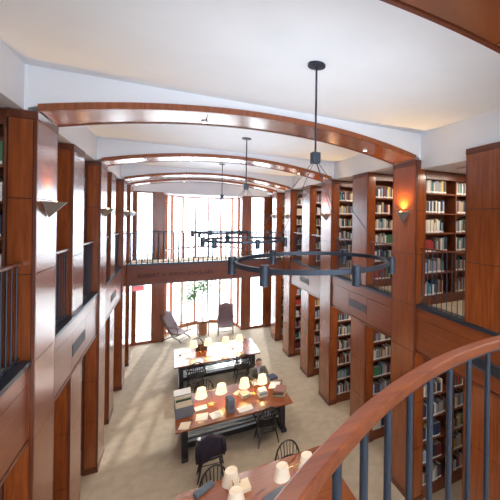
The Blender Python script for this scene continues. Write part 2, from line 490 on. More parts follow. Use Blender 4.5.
wf = b.build('window_2', 'wood'); wf['kind'] = 'structure'
b = MB()
for (xa, ya), (xb, yb) in zip(bp[:-1], bp[1:]):
    d = Vector((xb-xa, yb-ya, 0)); L = d.length; an = math.atan2(d.y, d.x)
    X_ = Matrix.Translation((xa, ya, 0)) @ Matrix.Rotation(an, 4, 'Z')
    for z0, z1 in ((0, .16), (3.35, 3.45), (3.95, 4.02), (ZW-.05, ZW+.02)): b.box(.02, L-.02, -.04, .04, z0, z1, X=X_)
    g.box(.02, L-.02, -.003, .003, .16, ZW-.05, X=X_)
b.build('transom', 'wood', wf); g.build('pane', 'glass', wf)
b = MB(); b.prism([(XM-1.75, YE-.02), (XM+1.75, YE-.02)] + [(XM+1.78*math.cos(PI*i/12), YE+.1+2.06*math.sin(PI*i/12)) for i in range(13)], ZW+.02, ZC, ax='z')
struct('ceiling_bow', b, 'white')

# rear wall with unseen windows behind the camera, enlarged to bring in more daylight
t = MB(); t.box(XWL, XWR, YB-.2, YB, 0, .4); t.box(XWL, XWR, YB-.2, YB, 6.6, ZC+.1); t.box(XWL, XWR, YB-.2, YB, 3.3, 4.1)
RWX = [XWL, -1.4, 1.1, 3.6, XWR-.35]
for x in RWX:
    t.box(x, x+.35, YB-.2, YB, .4, 3.3); t.box(x, x+.35, YB-.2, YB, 4.1, 6.6)
struct('wall_back', t, 'cream')
n = 4
for x0, x1 in zip([x+.35 for x in RWX[:-1]], RWX[1:]):
    for z0, z1 in ((.4, 3.3), (4.1, 6.6)):
        t = MB()
        for a, c in ((x0, x0+.05), (x1-.05, x1)): t.box(a, c, YB-.15, YB-.05, z0, z1)
        for a, c in ((z0, z0+.06), (z1-.06, z1)): t.box(x0+.05, x1-.05, YB-.15, YB-.05, a, c)
        o = t.build(f'window_{n}', 'wood'); o['kind'] = 'structure'; n += 1
        MB().box(x0+.05, x1-.05, YB-.1, YB-.094, z0+.06, z1-.06).build('pane', 'glass', o)

# terrace outside
struct('terrace_ground', MB().box(-30, 35, YE+2.2, 60, -.35, -.2), 'stone')

# ------------------------------------------------------------------ sconces
def make_sconce():
    t = empty('wall_sconce')
    # local: +x away from the wall, y along the wall
    w, d, h = .235, .19, .2
    MB().add([(0, -w, 0), (0, w, 0), (d, w*.08, 0), (d, -w*.08, 0), (.012, 0, -h)],
             [(0, 3, 4), (3, 2, 4), (2, 1, 4), (1, 0, 4)]).build('shade', 'satin', t)
    MB().prism([(.004, -w*.8), (.004, w*.8), (d*.75, 0)], -.012, -.006, ax='z').build('lamp_tray', 'white', t)
    MB().lathe([(.02, 0), (.028, .02), (.015, .03)], 10, X=Matrix.Translation((.07, 0, -.02))).build('lamp_glass', 'bulb', t)
    return t
sc0 = make_sconce(); first = True
def light(kind, loc, energy, color=(1, 1, 1), **k):
    d = bpy.data.lights.new(kind.lower()+'_light', kind); d.energy = energy; d.color = color
    for a, v in k.items(): setattr(d, a, v)
    o = bpy.data.objects.new(d.name, d); COL.objects.link(o); o.location = loc
    return o
for nm, X, s in SIDES:
    for k in (0, 1, 2, 2.5):
        c = sc0 if first else copy_tree(sc0); first = False
        c.location = (X-s*.001, YK(k)+PW/2, 5.67); c.rotation_euler = (0, 0, PI if s > 0 else 0)
        c.scale = (1, 1, 1)
        tag(c, f'{WHO[(nm, k)]} satin metal wedge sconce on the {nm} row of full-height pillars', 'wall lamp', 'wedge sconces on the pillars')
        l = light('SPOT', (X-s*.07, YK(k)+PW/2, 5.71), 34 if s > 0 else 14, (1, .62, .22), spot_size=2.6, spot_blend=.8, shadow_soft_size=.03)
        l.rotation_euler = (PI, 0, 0)

# ------------------------------------------------------------------ chandeliers
def make_chandelier():
    t = empty('ring_chandelier')           # origin on the ceiling
    MB().lathe([(.0, 0), (.098, 0), (.098, -.018), (.04, -.03), (.0, -.03)], 24, caps=False).build('ceiling_rose', 'steel_d', t, smooth=True)
    zb = 6.17-ZC; zr = 5.045-ZC
    MB().tube([(0, 0, -.03), (0, 0, zb)], .012, 8).build('rod', 'steel_d', t)
    MB().box(-.045, .045, -.045, .045, zb-.06, zb+.06).build('junction_box', 'steel_d', t, bevel=.006)
    b = MB(); n = 64; pr = []
    vs = []; fs = []
    for i in range(n):
        a = 2*PI*i/n
        for r, z in ((.795, zr+.022), (.825, zr+.022), (.825, zr-.022), (.795, zr-.022)): vs.append((r*math.cos(a), r*math.sin(a), z))
    for i in range(n):
        j = (i+1) % n
        for q in range(4): fs.append((i*4+q, i*4+(q+1) % 4, j*4+(q+1) % 4, j*4+q))
    b.add(vs, fs); b.build('ring', 'steel', t, smooth=True)
    for a in (-30, -86, -142, 165, 106, 40):
        a = math.radians(a); x, y = .845*math.cos(a), .845*math.sin(a)
        l = MB().lathe([(.036, -.125), (.042, -.12), (.042, .05), (.036, .055)], 14, X=Matrix.Translation((x, y, zr))).build('lamp_cylinder', 'steel', t, smooth=True)
        MB().lathe([(.03, -.1275), (.03, -.123)], 12, X=Matrix.Translation((x, y, zr))).build('lamp_glass', 'signwhite', l)
        MB().tube([(.03*math.cos(a), .03*math.sin(a), zb-.05), (.81*math.cos(a), .81*math.sin(a), zr+.02)], .0035, 5).build('cable', 'steel_d', t)
    return t
ch = make_chandelier()
for i in range(3):
    c = ch if i == 0 else copy_tree(ch)
    c.location = (XM-.02, 3.35+i*PB, ZC-.001)
    tag(c, ['nearest and largest dark steel ring chandelier hanging from the white ceiling',
            'middle dark steel ring chandelier, between the near and far rings',
            'farthest small dark steel ring chandelier in front of the footbridge'][i], 'chandelier', 'ring chandeliers down the hall')

# ------------------------------------------------------------------ reading tables
TZ = .76
def make_table():
    t = empty('reading_table')              # origin on floor at left front corner
    L, D = 2.68, 1.63
    MB().box(0, L, 0, D, TZ-.045, TZ).build('tabletop', 'table', t, bevel=.006)
    MB().box(.22, L-.22, .16, D-.16, TZ-.13, TZ-.0455).build('apron', 'dark', t)
    for x in (.14, L-.26):
        for y in (.18, D-.30): MB().box(x, x+.12, y, y+.12, .07, TZ-.046).build('leg', 'dark', t)
        MB().box(x-.01, x+.13, .04, D-.04, 0, .07).build('foot_rail', 'dark', t, bevel=.01)
        MB().box(x+.04, x+.08, .30, D-.30, .12, TZ-.13).build('end_panel', 'dark', t)
    MB().box(.22, L-.22, .40, .43, .10, .20).build('stretcher', 'dark', t)
    MB().box(.22, L-.22, D-.43, D-.40, .10, .20).build('stretcher', 'dark', t)
    for y in (.46, .62, .78, .94): MB().box(.2, L-.2, y, y+.05, .19, .215).build('slat', 'slat', t)
    return t
tb = make_table()
for i, (y, lb) in enumerate(((8.17, 'middle cherry reading table, crowded with boxes, papers and book stacks'),
                             (4.70, 'nearest cherry reading table, partly hidden by the curved handrail'),
                             (11.72, 'farthest reading table, its top bright with window glare'))):
    c = tb if i == 0 else copy_tree(tb); c.location = (.12, y, 0); tag(c, lb, 'table', 'long reading tables')

# ------------------------------------------------------------------ windsor chairs
def make_chair():
    t = empty('windsor_chair')              # faces +y, back at -y
    b = MB(); pts = []
    for i in range(24):
        a = 2*PI*i/24; x = .23*math.cos(a); y = .215*math.sin(a)
        if y > 0: x *= 1.05; y *= .95
        pts.append((x, y))
    b.prism(pts, .415, .45, ax='z'); b.build('seat', 'dark', t, bevel=.01)
    for sx in (-1, 1):
        for sy in (-1, 1):
            MB().tube([(sx*.15, sy*.13, .42), (sx*.19, sy*.18, .2), (sx*.225, sy*.225, 0)], [.014, .021, .012], 8).build('leg', 'dark', t)
        MB().tube([(sx*.195, -.185, .19), (sx*.195, .185, .19)], .01, 6).build('stretcher', 'dark', t)
    MB().tube([(-.195, 0, .19), (.195, 0, .19)], .01, 6).build('stretcher', 'dark', t)
    hp = []
    for i in range(21):
        a = PI*i/20; hp.append((.235*math.cos(a)*(1.0), -.16-.10*math.sin(a)**.8, .45+.50*math.sin(a)**.75))
    MB().tube(hp, .016, 8).build('hoop', 'dark', t)
    for i in range(7):
        f = (i-3)/3.5; a = math.acos(f*.92)
        top = (.235*math.cos(a), -.16-.10*math.sin(a)**.8, .45+.50*math.sin(a)**.75)
        MB().tube([(f*.15, -.165+.03*f*f, .445), top], .0085, 6).build('spindle', 'dark', t)
    # arm rail
    ap = []
    for i in range(17):
        a = PI*i/16; ap.append((.27*math.cos(a), .12-.34*math.sin(a)**.9, .66))
    MB().tube(ap, .014, 8).build('arm_rail', 'dark', t)
    for sx in (-1, 1):
        MB().tube([(sx*.2, .08, .44), (sx*.265, .10, .655)], .010, 6).build('arm_post', 'dark', t)
    return t
chair = make_chair()
CH_ = [((2.12, 8.13), 0, 'dark windsor chair tucked at the front right of the middle table'),
       ((.80, 7.62), -.12, 'dark windsor chair with a plum jacket over it, front left of middle table'),
       ((2.12, 6.27), PI, 'dark windsor chair with hoop back at rear right of the nearest table'),
       ((.75, 6.22), PI+.1, 'dark windsor chair with hoop back at rear left of the nearest table'),
       ((.82, 9.82), PI-.1, 'empty dark windsor chair behind the middle table, by its left lamp'),
       ((2.3, 10.12), PI, 'dark windsor chair the reading man is sitting on'),
       ((.74, 11.62), 0, 'dark windsor chair tucked at the front left of the farthest table'),
       ((2.16, 11.62), 0, 'dark windsor chair tucked at the front right of the farthest table'),
       ((.86, 13.42), PI, 'dark windsor chair behind the farthest table, behind the open laptop')]
for i, ((x, y), r, lb) in enumerate(CH_):
    c = chair if i == 0 else copy_tree(chair)
    c.location = (x, y, 0); c.rotation_euler = (0, 0, r); c.scale = (1.1, 1, 1); tag(c, lb, 'chair', 'windsor chairs at the reading tables')

# jacket draped over a chair back
b = MB(); nu, nv = 16, 18; vs = []; fs = []
for j in range(nv):
    v = j/(nv-1)                      # 0 front bottom .. 1 rear bottom
    for i in range(nu):
        u = i/(nu-1); x = (u-.5)*.46
        x *= 1+.15*abs(v-.45)
        a = max(0, min(1, (v-.28)/.16)); drop_f = max(0, .28-v)/.28; drop_r = max(0, v-.44)/.56
        z = .985 - .05*(2*u-1)**2*2 - drop_f*.24 - drop_r*(.58-.30*u)
        y = -.20 - a*.09 - drop_r*.05 + .018*math.sin(u*19+v*3)*(drop_r+drop_f) + .01*math.sin(u*7)
        vs.append((x+.02*math.sin(v*11), y, z+.012*math.sin(u*13+v*5)))
for j in range(nv-1):
    for i in range(nu-1):
        k = j*nu+i; fs.append((k, k+1, k+nu+1, k+nu))
b.add(vs, fs)
t = empty('draped_jacket', (.80, 7.60, 0), -.12, label='dark plum jacket draped over the chair at front left of middle table', cat='jacket')
o = b.build('body', 'coat', t, smooth=True); sm = o.modifiers.new('solid', 'SOLIDIFY'); sm.thickness = .018
for sx in (-1, 1):
    MB().tube([(sx*.20, -.27, .92), (sx*.25, -.31, .80), (sx*.26, -.30, .66), (sx*.25, -.27, .60 if sx > 0 else .48)], [.035, .045, .042, .035], 10).build('sleeve', 'coat', t, smooth=True)
MB().box(-.26, -.20, -.30, -.20, .955, .965).build('label_tab', 'paper', t)

# ------------------------------------------------------------------ table lamps
def make_lamp(sh):
    t = empty('table_lamp')
    MB().lathe([(.0, 0), (.085, 0), (.085, .012), (.03, .03), (.012, .045), (.0, .045)], 20, caps=False).build('base', 'brass', t, smooth=True)
    MB().tube([(0, 0, .04), (0, 0, .40)], .009, 8).build('stem', 'brass', t)
    MB().tube([(-.235, 0, .36), (.235, 0, .36)], .007, 8).build('cross_bar', 'brass', t)
    for sx in (-1, 1):
        X_ = Matrix.Translation((sx*.235, 0, 0))
        s = MB().lathe([(.142, .245), (.098, .46), (.096, .46), (.140, .245)], 24, caps=False, X=X_).build('lamp_shade', sh, t, smooth=True)
        MB().lathe([(.0, .445), (.098, .447)], 20, caps=False, X=X_).build('diffuser', sh, s)
        MB().lathe([(.012, .30), (.025, .34), (.02, .39), (.0, .40)], 10, caps=False, X=X_).build('light_bulb', 'bulb' if sh == 'shade' else 'signwhite', t)
    return t
l1 = make_lamp('shade'); l2 = make_lamp('shade_dim')
fd = fs_ = True
for x, y, r, dim, lb in [(.93, 9.0, 0, 0, 'brass lamp with two lit cream shades, left on the middle table'),
                     (1.98, 9.03, 0, 0, 'brass lamp with two lit cream shades, before the reading man'),
                     (.94, 12.6, 0, 0, 'brass lamp with two cream shades on the farthest table by the laptop'),
                     (1.98, 12.5, 0, 0, 'right-hand twin-shade lamp on the farthest table, pale against the glare'),
                     (.93, 5.62, PI/2, 1, 'twin-shade lamp on the nearest table, its shades one behind the other'),
                     (1.96, 5.58, 0.1, 1, 'twin-shade lamp on the nearest table, closest to the curved handrail')]:
    if dim: c = l2 if fd else copy_tree(l2); fd = False
    else: c = l1 if fs_ else copy_tree(l1); fs_ = False
    c.location = (x, y, TZ+.0005); c.rotation_euler = (0, 0, r); tag(c, lb, 'lamp', 'twin-shade brass table lamps')
    for sx in (-1, 1):
        light('POINT', (x+sx*.235*math.cos(r), y+sx*.235*math.sin(r), TZ+.31), 1.0 if not dim else .3, (1, .68, .36), shadow_soft_size=.03)

# ------------------------------------------------------------------ things on the tables
def book_mesh(cov, lab=True):
    # unit book: x thickness 0..1, y depth 0..1 (spine at y=0), z height 0..1
    b = MB(); m = M[cov]
    b.box(0, 1, 0, .045, 0, 1, m); b.box(0, .1, .045, 1, 0, 1, m); b.box(.9, 1, .045, 1, 0, 1, m)
    b.box(.1, .9, .045, .97, .03, .97, M['paper'])
    if lab: b.box(.04, .96, -.008, 0, .05, .17, M['paper'])
    return b.mesh('book_'+cov)
PAL = {'navy': (.025, .035, .085), 'dark green': (.02, .075, .045), 'green': (.06, .17, .09), 'maroon': (.13, .022, .025), 'red': (.36, .04, .035),
       'brown': (.15, .085, .05), 'tan': (.42, .32, .2), 'cream': (.66, .6, .48), 'white': (.74, .73, .71), 'grey': (.28, .29, .31),
       'teal': (.05, .22, .26), 'light blue': (.28, .38, .5), 'black': (.02, .02, .024), 'yellow': (.6, .45, .13), 'rust': (.30, .13, .10)}
for c_, v in PAL.items(): M['bk_'+c_] = plain('book_cloth_'+c_.replace(' ', '_'), v, .6)
BM = {c_: book_mesh('bk_'+c_) for c_ in PAL}
BMX = {c_: book_mesh('bk_'+c_, False) for c_ in PAL}
def flat_book(x, y, z, w, d, h, rz, col, label, group=None, name='book'):
    # lying flat: thickness up
    o = bpy.data.objects.new(name, BMX[col]); COL.objects.link(o)
    X_ = Matrix.Translation((x, y, z+h)) @ Matrix.Rotation(rz, 4, 'Z') @ Matrix.Rotation(PI/2, 4, 'Y') @ Matrix.Diagonal((h, d, w, 1))
    o.matrix_world = Matrix.Translation((0, 0, 0)) @ X_
    return tag(o, label, 'book', group)
def sheet(x, y, w, d, rz, label, z=TZ, h=.004, mat='paper', name='paper_sheet', cat='paper'):
    o = MB().box(-w/2, w/2, -d/2, d/2, 0, h).build(name, mat); o.location = (x, y, z+.0005); o.rotation_euler = (0, 0, rz)
    return tag(o, label, cat)
# middle table ------------------------------------------------
t = empty('document_box', (.30, 9.0, TZ+.0005), .05, label='open grey document box of upright papers at left end of middle table', cat='box')
w, d, h = .38, .62, .25
b = MB(); b.box(-w/2, w/2, -d/2, d/2, 0, .006)
for a in ((-w/2, -w/2+.006, -d/2, d/2), (w/2-.006, w/2, -d/2, d/2), (-w/2, w/2, -d/2, -d/2+.006), (-w/2, w/2, d/2-.006, d/2)): b.box(*a, .006, h)
b.build('case', 'board', t)
MB().add([(-w/2, d/2, h), (w/2, d/2, h), (w/2, d/2+.10, h+.11), (-w/2, d/2+.10, h+.11), (-w/2, d/2+.006, h), (w/2, d/2+.006, h), (w/2, d/2+.106, h+.11), (-w/2, d/2+.106, h+.11)],
         [(0, 1, 2, 3), (7, 6, 5, 4), (0, 3, 7, 4), (1, 5, 6, 2), (3, 2, 6, 7), (0, 4, 5, 1)]).build('open_lid', 'paper', t)
b = MB()
for i in range(22):
    y = -d/2+.03+i*.026; b.box(-w/2+.012, w/2-.012, y, y+.012, .008, .235+.02*math.sin(i*2.3), 'cream_paper' if i % 5 else 'paper')
b.build('folders', None, t)
MB().box(-w/2+.02, w/2-.02, .0, .014, .01, .29).build('green_divider', 'bk_dark green', t)
sheet(.31, 8.33, .22, .26, -.25, 'tan notebook lying at the front left corner of middle table', h=.02, mat='cream_paper', name='notebook', cat='notebook')
sheet(.14+.06, 8.26, .06, .12, .2, 'small dark phone beside the notebook on middle table', h=.01, mat='black', name='phone', cat='phone')
sheet(.68, 8.53, .26, .30, -.15, 'cream paper sheet left of the pen on middle table')
sheet(.98, 8.47, .24, .30, .2, 'cream paper sheet with a pen on it, middle table')
o = MB().box(-.14, .14, -.09, .09, 0, .045).build('open_folder', 'paper', bevel=.005); o.location = (.68, 8.88, TZ+.001); o.rotation_euler = (0, 0, .1)
tag(o, 'thick white folder lying beside the left lamp base, middle table', 'folder')
o = MB().tube([(-.07, 0, .004), (.07, 0, .004)], .004, 6).build('pen', 'black'); o.location = (1.02, 8.52, TZ+.005); o.rotation_euler = (0, 0, -.5)
tag(o, 'dark pen lying on a cream sheet on middle table', 'pen')
t = empty('eyeglasses', (.98, 8.72, TZ+.001), -.4, label='folded dark eyeglasses near the left lamp base, middle table', cat='glasses')
for sx in (-1, 1):
    MB().tube([(sx*.035+.026*math.cos(a), .018*math.sin(a)*.2, .022+.018*math.sin(a)) for a in [2*PI*i/12 for i in range(12)]], .0025, 5, closed=True).build('rim', 'black', t)
    MB().tube([(sx*.062, 0, .025), (sx*.055, .12, .008)], .0025, 5).build('temple', 'black', t)
t = empty('archive_box', (1.31, 8.50, TZ+.0005), .12, label='upright slim grey archive box standing in the centre of middle table', cat='box')
MB().box(-.075, .075, -.14, .14, 0, .30).build('case', 'board', t, bevel=.004); MB().box(-.07, .07, -.135, .135, .3003, .315).build('lid', 'box_blue', t)
MB().box(-.05, .05, -.1435, -.1405, .1, .2).build('spine_label', 'vent', t)
sheet(1.66, 8.42, .36, .24, .12, 'pale paper lying right of the upright archive box')
sheet(1.62, 9.28, .22, .16, .6, 'cream note sheets between the right lamp and the upright shades', mat='cream_paper')
G = 'books stacked on the middle table'
flat_book(1.68, 8.85, TZ+.001, .24, .32, .04, .25, 'tan', 'tan book under the blue-grey book, left of the reading lamp base', G)
flat_book(1.69, 8.87, TZ+.042, .22, .30, .035, .25, 'grey', 'blue-grey covered book on top, left of the reading lamp base', G)
flat_book(2.08, 8.72, TZ+.001, .22, .30, .05, .05, 'cream', 'cream book at the bottom of the stack right of the lamp base', G)
flat_book(2.09, 8.73, TZ+.052, .22, .29, .05, .08, 'grey', 'grey book in the middle of the stack right of the lamp base', G)
flat_book(2.09, 8.76, TZ+.103, .19, .24, .04, .0, 'white', 'white topped book on the stack right of the lamp base', G)
flat_book(2.40, 8.62, TZ+.001, .30, .38, .05, -.55, 'tan', 'tan book at the bottom of the large stack at the right end', G)
flat_book(2.40, 8.63, TZ+.052, .28, .36, .05, -.5, 'brown', 'brown book second up in the large stack at the right end', G)
flat_book(2.41, 8.64, TZ+.103, .28, .35, .045, -.55, 'rust', 'reddish brown book third up in the large stack at the right end', G)
flat_book(2.50, 8.99, TZ+.001, .26, .34, .06, -.3, 'grey', 'grey book behind the large stack at the right end', G)
flat_book(2.51, 9.0, TZ+.062, .25, .32, .05, -.3, 'brown', 'brown book under the white papers at the right end', G)
sheet(2.55, 9.0, .27, .36, -.45, 'white papers on top of the rear book stack at the right end', z=TZ+.1135, h=.012)
flat_book(2.55, 9.42, TZ+.001, .24, .30, .05, .25, 'tan', 'tan book under the dark blue book beside the reading man', G)
flat_book(2.55, 9.42, TZ+.052, .24, .30, .045, .2, 'navy', 'dark blue book beside the reading man, behind the tall stack', G)
sheet(2.24, 9.58, .34, .24, 0, 'open pages lying under the reading man’s hands', h=.008)
# nearest table ------------------------------------------------
t = empty('spectacle_case', (.54, 6.20, TZ+.001), .5, label='blue-grey oblong case at the left of the nearest table', cat='case')
MB().box(-.17, .17, -.06, .06, 0, .045).build('base', 'box_blue', t, bevel=.012); MB().box(-.165, .165, -.057, .057, .046, .062).build('lid', 'box_blue', t, bevel=.008)
flat_book(.92, 5.98, TZ+.001, .2, .27, .05, .3, 'cream', 'cream book at the bottom below the rear shade, nearest table', 'books on the nearest table')
flat_book(.93, 6.0, TZ+.052, .19, .25, .04, .1, 'brown', 'brown book under the cream pad, nearest table', 'books on the nearest table')
sheet(1.16, 5.95, .2, .26, .05, 'cream pad beside the one-behind-another shades, nearest table', h=.06, mat='cream_paper', name='note_pad', cat='pad')
t = empty('laptop', (1.62, 5.50, TZ+.001), .35, label='closed slate grey laptop on the nearest table beside the handrail', cat='laptop')
MB().box(-.19, .19, -.13, .13, 0, .012).build('base', 'board', t, bevel=.004); MB().box(-.19, .19, -.13, .13, .013, .022).build('lid', 'box_blue', t, bevel=.004)
o = MB().tube([(-.09, 0, .004), (.09, 0, .004)], .004, 6).build('pencil', 'black'); o.location = (1.40, 5.72, TZ+.005); o.rotation_euler = (0, 0, .35)
tag(o, 'thin dark pencil left of the closed laptop on the nearest table', 'pencil')
# farthest table -----------------------------------------------
t = empty('open_laptop', (.98, 12.93, TZ+.001), PI, label='open black laptop on the farthest table behind the left lamp', cat='laptop')
MB().box(-.19, .19, -.13, .13, 0, .018).build('base', 'black', t)
MB().box(-.19, .19, -.006, .006, 0, .25, X=Matrix.Translation((0, .13+.006, .018)) @ Matrix.Rotation(-.25, 4, 'X')).build('screen', 'black', t)
for i, (x, y, r) in enumerate(((.55, 12.35, .2), (1.45, 12.4, -.1), (1.55, 12.75, .5), (.42, 12.85, .1))):
    sheet(x, y, .24, .18, r, ['white paper left of the lamp on the farthest table', 'white paper between the two lamps on the farthest table',
                              'white paper behind the others on the farthest table', 'white paper at the rear left corner of farthest table'][i], h=.012)
o = MB().box(-.1, .1, -.025, .025, 0, .015).build('pencil_case', 'black'); o.location = (1.52, 12.36, TZ+.014); o.rotation_euler = (0, 0, .3)
tag(o, 'slim black case on paper between lamps, farthest table', 'case')
o = MB().box(-.04, .04, -.03, .03, 0, .03).build('ink_bottle', 'black', bevel=.005); o.location = (.30, 12.7, TZ+.001)
tag(o, 'small dark block near the left edge of farthest table', 'bottle')

# ------------------------------------------------------------------ lounge chairs by the window
def make_lounge():
    t = empty('lounge_chair')       # faces +y ... sling
    prof = [(.42, .40), (.30, .345), (.15, .33), (.02, .36), (-.10, .46), (-.20, .62), (-.30, .82), (-.39, 1.02), (-.45, 1.16)]
    vs = []; fs = []; nx = 8
    for j, (y, z) in enumerate(prof):
        for i in range(nx+1):
            u = -1+2*i/nx; wd = .27
            zz = z - .02*(1-u*u) + ((.10*math.cos(u*PI/2)**2) if j == len(prof)-1 else 0)
            vs.append((u*wd, y, zz))
    for j in range(len(prof)-1):
        for i in range(nx):
            k = j*(nx+1)+i; fs.append((k, k+1, k+nx+2, k+nx+1))
    o = MB().add(vs, fs).build('sling', 'leather', t, smooth=True); m = o.modifiers.new('s', 'SOLIDIFY'); m.thickness = .02
    for sx in (-1, 1):
        x = sx*.285
        MB().tube([(x, y, z) for y, z in prof], .02, 8).build('side_rail', 'bark', t, smooth=True)
        # crossed curved legs
        MB().tube([(x, -.36, 0), (x, -.24, .12), (x, -.02, .22), (x, .22, .29), (x, .42, .40)], .02, 8).build('leg', 'dark', t, smooth=True)
        MB().tube([(x, .40, 0), (x, .30, .12), (x, .12, .20), (x, -.02, .36), (x, -.1, .46)], .02, 8).build('leg', 'dark', t, smooth=True)
        MB().tube([(sx*.30, -.25, .66), (sx*.33, -.02, .64), (sx*.33, .20, .66), (sx*.33, .33, .63)], .022, 8).build('arm', 'bark', t, smooth=True)
        MB().tube([(sx*.33, .22, .65), (sx*.30, .27, .50), (sx*.285, .25, .33)], .015, 8).build('arm_post', 'bark', t, smooth=True)
    MB().tube([(-.285, .30, .12), (.285, .30, .12)], .014, 8).build('stretcher', 'dark', t)
    MB().tube([(-.285, -.24, .12), (.285, -.24, .12)], .014, 8).build('stretcher', 'dark', t)
    return t
lc = make_lounge(); c2 = copy_tree(lc)
lc.scale = c2.scale = (1.15, 1.2, 1.03); lc.location = (.22, 16.66, 0); lc.rotation_euler = (0, 0, PI+PI*.30)
c2.location = (2.34, 16.85, 0); c2.rotation_euler = (0, 0, PI-.12)
tag(lc, 'mauve leather sling chair left of the potted tree by the windows', 'armchair', 'leather sling chairs by the window')
tag(c2, 'mauve leather sling chair right of the potted tree by the windows', 'armchair', 'leather sling chairs by the window')
# stand and tree
t = empty('plant_stand', (1.33, 16.75, 0), .1, label='square wooden plant stand between the two leather chairs', cat='stand')
MB().box(-.22, .22, -.2, .2, .68, .71).build('top', 'wood_dark', t)
for sx in (-1, 1):
    for sy in (-1, 1): MB().box(sx*.2-.015, sx*.2+.015, sy*.18-.015, sy*.18+.015, 0, .68).build('leg', 'dark', t)
MB().lathe([(.14, .06), (.17, .06), (.185, .60), (.17, .60), (.14, .5)], 20).build('basket', 'terracotta', t, smooth=True)
t = empty('potted_tree', (1.33, 17.15, 0), label='slender fig tree behind the plant stand against bright bow window', cat='tree')
MB().lathe([(.15, 0), (.20, .38), (.21, .38), (.18, .36)], 20).build('pot', 'terracotta', t, smooth=True)
MB().lathe([(.0, .35), (.18, .35)], 16, caps=False).build('soil', 'soil', t)
MB().tube([(0, 0, .34), (.02, 0, .9), (-.01, 0, 1.5), (.04, .01, 2.2), (.05, 0, 2.9)], [.03, .028, .024, .02, .01], 8).build('trunk', 'bark', t, smooth=True)
b = MB(); br = MB(); rnd = random.Random(5)
for i in range(44):
    a = rnd.uniform(0, 2*PI); z0 = rnd.uniform(1.6, 2.9); L = rnd.uniform(.4, 1.15); dz = rnd.uniform(-.15, .4)
    if math.cos(a) > 0: L *= .85
    e = Vector((L*math.cos(a), L*.7*math.sin(a), z0+dz)) if i > 12 else Vector((rnd.uniform(-1.05, -.45), rnd.uniform(-.3, .2), rnd.uniform(1.55, 2.3))); s0 = Vector((.02, 0, z0-.1)); mid = (s0+e)/2+Vector((0, 0, .08))
    br.tube([s0, mid, e], [.007, .005, .003], 5)
    for j in range(30):
        f = rnd.uniform(.35, 1.05); p = s0.lerp(mid, f*2) if f < .5 else mid.lerp(e, (f-.5)*2)
        p = p+Vector((rnd.gauss(0, .07), rnd.gauss(0, .07), rnd.gauss(-.03, .08)))
        R_ = Matrix.Translation(p) @ Matrix.Rotation(rnd.uniform(0, 6.3), 4, 'Z') @ Matrix.Rotation(rnd.uniform(-1, 1), 4, 'X') @ Matrix.Rotation(rnd.uniform(-1, 1), 4, 'Y')
        l = rnd.uniform(.07, .11)
        b.add([(0, 0, 0), (l*.32, l*.5, .005), (0, l*1.3, -.006), (-l*.32, l*.5, .005)], [(0, 1, 2, 3)], X=R_)
br.build('branches', 'bark', t); fo = b.build('foliage', 'leaf', t)

# exit sign
t = empty('exit_sign', (XL+.12, 14.35, 2.968), label='red exit sign hanging below the left end of the footbridge', cat='sign')
MB().box(-.02, .34, -.02, .02, -.2, .0).build('case', 'signwhite', t); MB().box(.14, .18, -.01, .01, 0, .15).build('bracket', 'satin', t)
cu = bpy.data.curves.new('lettering', 'FONT'); cu.body = 'EXIT'; cu.size = .18; cu.extrude = .002; cu.materials.append(M['red'])
o = bpy.data.objects.new('lettering', cu); COL.objects.link(o); o.parent = t; o.location = (.0, -.023, -.165); o.rotation_euler = (PI/2, 0, 0); to_mesh(o)

# ------------------------------------------------------------------ reading man
def skin_obj(name, nodes, mat, parent, sub=2):
    # nodes: list of chains of (x, y, z, r); shared points are merged by position
    idx = {}; vs = []; rs = []; es = []
    for chn in nodes:
        prev = None
        for p in chn:
            key = tuple(round(c, 4) for c in p[:3])
            if key not in idx: idx[key] = len(vs); vs.append(p[:3]); rs.append(p[3] if isinstance(p[3], tuple) else (p[3], p[3]))
            i = idx[key]
            if prev is not None and prev != i: es.append((prev, i))
            prev = i
    me = bpy.data.meshes.new(name); me.from_pydata(vs, es, []); me.materials.append(M[mat])
    o = bpy.data.objects.new(name, me); COL.objects.link(o); o.parent = parent
    bpy.context.view_layer.objects.active = o
    m = o.modifiers.new('skin', 'SKIN'); m.use_smooth_shade = True
    if not me.skin_vertices:
        bpy.ops.object.select_all(action='DESELECT')
        o.select_set(True); bpy.ops.mesh.customdata_skin_add()
    for i, r in enumerate(rs): me.skin_vertices[0].data[i].radius = r; me.skin_vertices[0].data[i].use_root = (i == 0)
    s = o.modifiers.new('sub', 'SUBSURF'); s.levels = s.render_levels = sub
    return o
# local: faces -y, seat height .46
pr = empty('person', (2.32, 10.08, 0), 0.0, label='man in grey-olive jacket and lavender shirt seated reading at middle table', cat='person')
pel = (0, 0, .54, .13)
neck = (0, -.10, 1.06, .055)
body = [[pel, (0, .0, .70, .12), (0, -.02, .86, (.15, .11)), (0, -.07, .98, (.12, .09)), neck, (0, -.13, 1.12, .055)]]
for sx in (-1, 1):
    sh = (sx*.17, -.07, .97, .06); el = (sx*.25, -.20, .80, .045) ; wr = (sx*.11, -.42, .80, .028)
    body.append([(0, -.07, .98, (.12, .09)), sh, el, wr, (sx*.08, -.47, .795, (.03, .016))])
    hip = (sx*.10, 0, .53, .09); kn = (sx*.13, -.42, .52, .065); an = (sx*.14, -.42, .09, .042)
    body.append([pel, hip, kn, an, (sx*.14, -.55, .035, .035)])
    for f in range(4):
        bx = sx*.08+(f-1.5)*.018; ln = (.065, .075, .07, .055)[f]
        body.append([(sx*.08, -.47, .795, (.03, .016)), (bx, -.50, .798, .009), (bx, -.50-ln*.5, .795, .008), (bx, -.50-ln*.85, .778, .007)])
    body.append([(sx*.11, -.42, .80, .028), (sx*.065, -.46, .795, .010), (sx*.035, -.485, .785, .008)])
skin_obj('body', body, 'skin', pr, 2)
